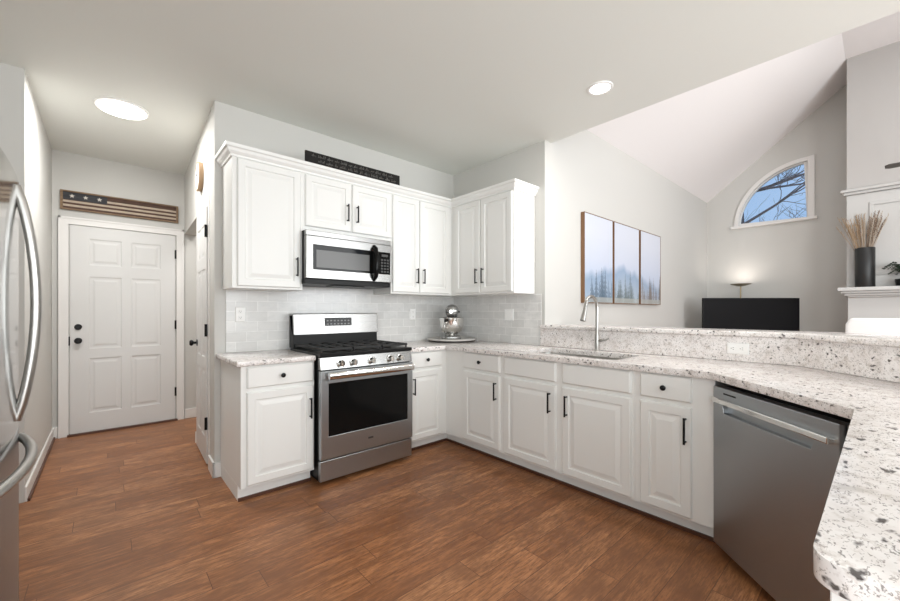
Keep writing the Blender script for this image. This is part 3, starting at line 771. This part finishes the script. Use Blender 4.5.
# ------------------------------------------------------------------ triptych on the picture wall
def canvas(x0, x1, seed, hue, label):
    e = empty('framed_canvas', (x0, YE - .0005, 1.345), 0, label, 'picture')
    w = x1 - x0; h = .945; T = .042
    f = MB(); b = .007
    f.box(0, b, -T, 0, 0, h); f.box(w - b, w, -T, 0, 0, h); f.box(b, w - b, -T, 0, 0, b); f.box(b, w - b, -T, 0, h - b, h)
    f.build('frame', WOODF, e)
    rn = random.Random(seed); nx, nz = 84, 120
    trees = sorted([(rn.uniform(0, 1), rn.uniform(.14, .44), rn.uniform(.075, .12), rn.uniform(.45, 1)) for _ in range(13)], key=lambda q: -q[1])
    ph = [rn.uniform(0, 6) for _ in range(6)]
    def colr(u, v):
        sky = Vector((.52, .57, .69)).lerp(Vector((.60, .63, .71)), min(1, max(0, (v - .3) / .5)))
        if v < .5: sky = sky.lerp(Vector((.44, .53, .66)), (.5 - v) / .5)
        c = sky
        gx = (x0 + u * w - .6) / 2.1
        pk = .50 - .42 * abs(gx - .42) + .02 * sin(gx * 40 + ph[0]) + .012 * sin(gx * 90 + ph[1])
        if v < pk: c = c.lerp(Vector((.20, .30, .45)), min(.85, (pk - v) * 9)).lerp(Vector((.50, .57, .66)), max(0, min(1, (pk - v) * 3)) * .6)
        fog = max(0, 1 - v / .38)
        c = c.lerp(hue, .30 * fog)
        for tx, th, tw, dk in trees:
            d_ = abs(u - tx); top = th
            if v < top:
                saw = ((top - v) * 17) % 1.0
                ww = tw * (1 - v / top) * (.45 + .65 * saw) + .003
                if d_ < ww: c = c.lerp(hue * (.38 + .5 * (1 - dk)), .35 + .5 * dk * (1 - .5 * v / top))
        if v < .06: c = c.lerp(Vector((.42, .43, .40)), .6)
        return c
    me = bpy.data.meshes.new('canvas'); vs = []; fs = []
    xi0, xi1, zi0, zi1 = b, w - b, b, h - b
    for j in range(nz + 1):
        for i in range(nx + 1): vs.append((xi0 + (xi1 - xi0) * i / nx, -T + .003, zi0 + (zi1 - zi0) * j / nz))
    for j in range(nz):
        for i in range(nx): a = j * (nx + 1) + i; fs.append((a, a + 1, a + nx + 2, a + nx + 1))
    n0 = len(vs)
    for x, z in ((xi0, zi0), (xi1, zi0), (xi1, zi1), (xi0, zi1)): vs.append((x, -.004, z))
    fs.append((n0 + 3, n0 + 2, n0 + 1, n0))
    me.from_pydata(vs, [], fs)
    ca = me.color_attributes.new('paint', 'FLOAT_COLOR', 'POINT')
    for k in range(n0):
        i, j = k % (nx + 1), k // (nx + 1); c = colr(i / nx, j / nz); ca.data[k].color = (*c, 1)
    for k in range(n0, n0 + 4): ca.data[k].color = (.5, .5, .5, 1)
    m = bpy.data.materials.get('painted_canvas')
    if not m:
        m = mat('painted_canvas', (1, 1, 1), .7); t = NT(m); at = t.add('ShaderNodeVertexColor', layer_name='paint'); t.lk(at.outputs[0], t.b.inputs['Base Color'])
    me.materials.append(m); o = bpy.data.objects.new('canvas', me); COL.objects.link(o); o.parent = e
    return e
canvas(.640, 1.272, 3, Vector((.20, .30, .41)), 'misty bluish forest canvas, leftmost of the three framed panels')
canvas(1.302, 1.985, 7, Vector((.24, .30, .31)), 'misty mountain peak canvas in the middle of the three framed panels')
canvas(2.025, 2.685, 11, Vector((.36, .31, .28)), 'misty canvas with brownish trees, rightmost of the three framed panels')

# ------------------------------------------------------------------ family room
RTV = R(48.367 - 90)
tv = empty('television', (4.14, -2.05, .62), RTV, 'large black television standing in the far corner', 'television')
MB().box(-.72, .72, 0, .035, .02, .835).build('bezel', BLACKP, tv, .004)
MB().box(-.712, .712, -.0015, .001, .028, .827).build('screen', mat('tv_screen', (.012, .012, .013), .5, 0, .1), tv)
MB().box(-.4, .4, .036, .08, .1, .6).build('back_housing', BLACKP, tv, .01)
for s in (-1, 1): MB().box(s * .45 - .02, s * .45 + .02, -.10, .14, 0, .03).build('foot', BLACKP, tv, .004)
WOODD = mat('dark_stand_wood', (.05, .03, .02), .5)
ts = empty('television_stand', (4.14, -2.05, 0), RTV, 'low dark wooden stand under the corner television', 'stand')
MB().box(-.75, .75, -.18, .22, .56, .62).build('top', WOODD, ts, .005)
MB().box(-.75, -.72, -.18, .22, 0, .56).box(.72, .75, -.18, .22, 0, .56).box(-.72, .72, .20, .22, .1, .56).box(-.72, .72, -.17, .2, .1, .13).build('body', WOODD, ts, .003)
for s in (0, 1): MB().box(-.715 + s * .718, -.003 + s * .718, -.185, -.165, .14, .55).build('door', WOODD, ts, .003)
tl = empty('floor_lamp', (4.725, -1.80, 0), 0, 'thin uplight floor lamp with a flat dish behind the television', 'lamp')
BRASS = mat('aged_brass', (.30, .24, .15), .35, .8)
MB().lathe([(0, .025), (.11, .022), (.13, .008), (.13, 0), (0, 0)], 32).build('base', BRASS, tl, smooth=True)
MB().tube([(0, 0, .02), (0, 0, 1.67)], .010, 12).build('pole', BRASS, tl, smooth=True)
MB().lathe([(0, 1.665), (.05, 1.668), (.14, 1.700), (.142, 1.706), (.13, 1.702), (.05, 1.680), (0, 1.678)], 32).build('dish', BRASS, tl, smooth=True)
pl = bpy.data.lights.new('floor_lamp_bulb', 'AREA'); pl.shape = 'DISK'; pl.size = .2; pl.energy = 2.0; pl.color = (1, .90, .82)
po = bpy.data.objects.new('floor_lamp_bulb', pl); COL.objects.link(po); po.location = (4.70, -1.80, 1.712); po.rotation_euler = (pi, 0, 0)
# fireplace surround on the chimney breast
fp = empty('fireplace', (4.2, -3.04, 0), 0, 'white fireplace mantel and panelled overmantel on the chimney breast', 'fireplace')
my0, my1 = -1.95, .0
MB().box(-.21, 0, my0, .075, 1.515, 1.560).build('mantel_shelf', MANT, fp, .006)
mm = MB().box(-.17, 0, my0, .050, 1.485, 1.515).box(-.13, 0, my0, .020, 1.455, 1.485).box(-.10, 0, my0, -.01, 1.435, 1.455)
mm.build('cornice', MANT, fp, .008)
MB().box(-.06, 0, my0 + .05, -.012, 1.10, 1.435).build('frieze', MANT, fp, .003)
for y in (-.30, my0 + .05): MB().box(-.06, 0, y, y + .25, 0, 1.10).build('pilaster', MANT, fp, .003)
MB().box(-.01, 0, my0 + .3, -.30, .0, 1.10).build('hearth_panel', BLACKP, fp)
MB().box(-.018, 0, my0, .0, 1.560, 2.76).build('overmantel', OVERM, fp)
MB().box(-.07, 0, my0, .055, 2.80, 2.835).box(-.045, 0, my0, .03, 2.765, 2.80).build('overmantel_cornice', OVERM, fp, .006)
pf = MB()
for a, b, c, e_ in ((my0 + .2, -.20, 2.60, 2.64), (my0 + .2, -.20, 1.72, 1.76), (-.24, -.20, 1.76, 2.60), (my0 + .2, my0 + .24, 1.76, 2.60)): pf.box(-.032, -.018, a, b, c, e_)
pf.build('panel_molding', OVERM, fp, .004)
# vase with dried stems
va = empty('vase', (4.095, -3.205, 1.5605), 0, 'tall black vase of dried stems on the left of the mantel', 'vase')
MB().lathe([(0, 0), (.084, 0), (.090, .01), (.090, .49), (.087, .495), (.082, .49), (.082, .05), (0, .045)], 40).build('vessel', mat('matte_black_vase', (.012, .012, .012), .42), va, smooth=True)
rnd = random.Random(12)
STEM = [mat('tan_stem', (.40, .29, .19), .8), mat('beige_stem', (.48, .40, .32), .8), mat('brown_stem', (.22, .155, .11), .8)]
for k in range(58):
    a = rnd.uniform(0, 2 * pi); r0 = rnd.uniform(0, .05); sp = rnd.uniform(.06, .27); ht = rnd.uniform(.30, .44)
    b = Vector((r0 * cos(a), r0 * sin(a), .30)); tp = Vector((min(.075, sp * cos(a) * .9), sp * sin(a), .49 + ht))
    md = b.lerp(tp, .55) + Vector((0, 0, .03))
    mb = MB().tube([b, md, tp], [.003, .003, .002], 5)
    for q in range(12):
        p = md.lerp(tp, q / 11); rr = .016 * (1 - .4 * q / 11)
        s_ = rnd.uniform(0, 6.28)
        mb.tube([p, p + Vector((rr * cos(s_), rr * sin(s_), .020))], [.004, .0015], 4)
    mb.build('dried_stem', STEM[0 if a < 2.6 else (1 if rnd.random() < .6 else 2)], va)
# trailing plant in a dark pot at the frame edge
pp = empty('potted_plant', (4.09, -3.535, 1.5605), 0, 'small leafy plant in a dark pot right of the vase on the mantel', 'plant')
MB().lathe([(0, 0), (.075, 0), (.085, .08), (.085, .085), (.078, .085), (.07, .02), (0, .018)], 28).build('pot', BLACKP, pp, smooth=True)
MB().lathe([(0, .075), (.079, .075), (.079, .065), (0, .065)], 20).build('soil', GAP, pp)
GRN = mat('dark_green_leaf', (.022, .045, .022), .5)
fol = MB()
for k in range(26):
    a = rnd.uniform(0, 2 * pi); L = rnd.uniform(.10, .19) * (.45 if cos(a) > .3 else 1); hh = rnd.uniform(.12, .24)
    P = [Vector((L * f_ * cos(a), L * f_ * sin(a), .075 + hh * math.sin(min(1, f_ * 1.5) * pi / 2) - (.13 * max(0, f_ - .55)))) for f_ in [i / 8 for i in range(9)]]
    fol.tube(P, .002, 4)
    for p in P[2:]:
        for s in (-1, 1):
            sd = Vector((-sin(a), cos(a), .3)) * s * .022; fw_ = Vector((cos(a), sin(a), 0)) * .012
            v = [fol.bm.verts.new(q) for q in (p, p + sd * .5 + fw_, p + sd + Vector((0, 0, .004)), p + sd * .5 - fw_)]
            fol.bm.faces.new(v)
fol.build('foliage', GRN, pp)
# ceiling fan
cf = empty('ceiling_fan', (2.95, -4.06, 2.72), 0, 'dark ceiling fan hanging in the family room at the right edge', 'ceiling fan')
FAN = mat('fan_bronze', (.10, .09, .08), .45, .3)
MB().tube([(0, 0, .15), (0, 0, zt - 2.72 - .02)], .013, 12).build('downrod', FAN, cf, smooth=True)
MB().lathe([(0, zt - 2.72), (.07, zt - 2.72), (.065, zt - 2.76), (.02, zt - 2.80), (0, zt - 2.80)], 24).build('canopy', FAN, cf, smooth=True)
MB().lathe([(0, .16), (.05, .15), (.11, .11), (.12, .02), (.09, -.05), (0, -.06)], 32).build('motor', FAN, cf, smooth=True)
for k in range(5):
    Mb = Matrix.Rotation(pi / 2 + k * 2 * pi / 5, 4, 'Z') @ Matrix.Rotation(R(4), 4, 'X')
    MB().prism([(.10, -.03), (.22, -.06), (.66, -.068), (.69, -.04), (.69, .04), (.66, .068), (.22, .06), (.10, .03)], .02, .028, Mb).build('blade', FAN, cf, .003)
# white bar stool
bs = empty('bar_stool', (.52, -3.42, 0), R(-90), 'white upholstered bar stool back showing above the ledge at the right', 'stool')
MB().box(-.23, .23, -.24, .20, .66, .76).build('seat', FABW, bs, .03, 4, True)
MB().prism([(-.235, .73), (.235, .73), (.228, 1.17), (.205, 1.212), (-.205, 1.212), (-.228, 1.17)], .17, .25, Matrix(((1, 0, 0, 0), (0, 0, 1, 0), (0, 1, 0, 0), (0, 0, 0, 1)))).build('backrest', FABW, bs, .018, 4, True)
for sx_ in (-1, 1):
    for sy_ in (-1, 1):
        MB().tube([(sx_ * .19, sy_ * .17, .67), (sx_ * .22, sy_ * .21, 0)], [.018, .013], 12).build('leg', WOODD, bs, smooth=True)
MB().box(-.21, .21, -.20, -.18, .24, .265).build('footrest', WOODD, bs, .004)

# ------------------------------------------------------------------ outdoors, seen through the arched window
struct(MB().box(5.3, 24, -14, 12, -.3, -.02).build('ground', mat('winter_grass', (.16, .14, .08), .9)))
BARK = mat('grey_bark', (.11, .10, .12), .9)
def tree(label, x, y, seed, hgt):
    e = empty('bare_tree', (x, y, -.02), 0, label, 'tree')
    rn = random.Random(seed); trunk = MB(); br = MB()
    tp = [Vector((0, 0, 0))]
    for i in range(7): tp.append(tp[-1] + Vector((rn.uniform(-.08, .08), rn.uniform(-.08, .08), hgt / 7)))
    trunk.tube(tp, [.14 * (1 - .75 * i / 7) for i in range(8)], 10); trunk.build('trunk', BARK, e, smooth=True)
    def grow(p, d, L, r, dep):
        pts = [p]; rs = [r]
        for i in range(5):
            d = (d + Vector((rn.uniform(-.25, .25), rn.uniform(-.25, .25), rn.uniform(-.12, .2)))).normalized()
            pts.append(pts[-1] + d * L / 5); rs.append(r * (1 - .13 * (i + 1)))
        br.tube(pts, rs, 6)
        if dep:
            for k in range(4):
                i = rn.randint(1, 5); q = (d + Vector((rn.uniform(-1, 1), rn.uniform(-1, 1), rn.uniform(-.5, .8)))).normalized()
                grow(pts[i], q, L * .6, max(.0055, rs[i] * .6), dep - 1)
    for i in range(2, 8):
        for k in range(4):
            a = rn.uniform(0, 2 * pi); grow(tp[i], Vector((cos(a), sin(a), rn.uniform(.1, .7))).normalized(), hgt * rn.uniform(.22, .36), .045, 3)
    br.build('branches', BARK, e)
tree('bare winter tree seen through the arched window', 10.8, -.75, 5, 6.6)
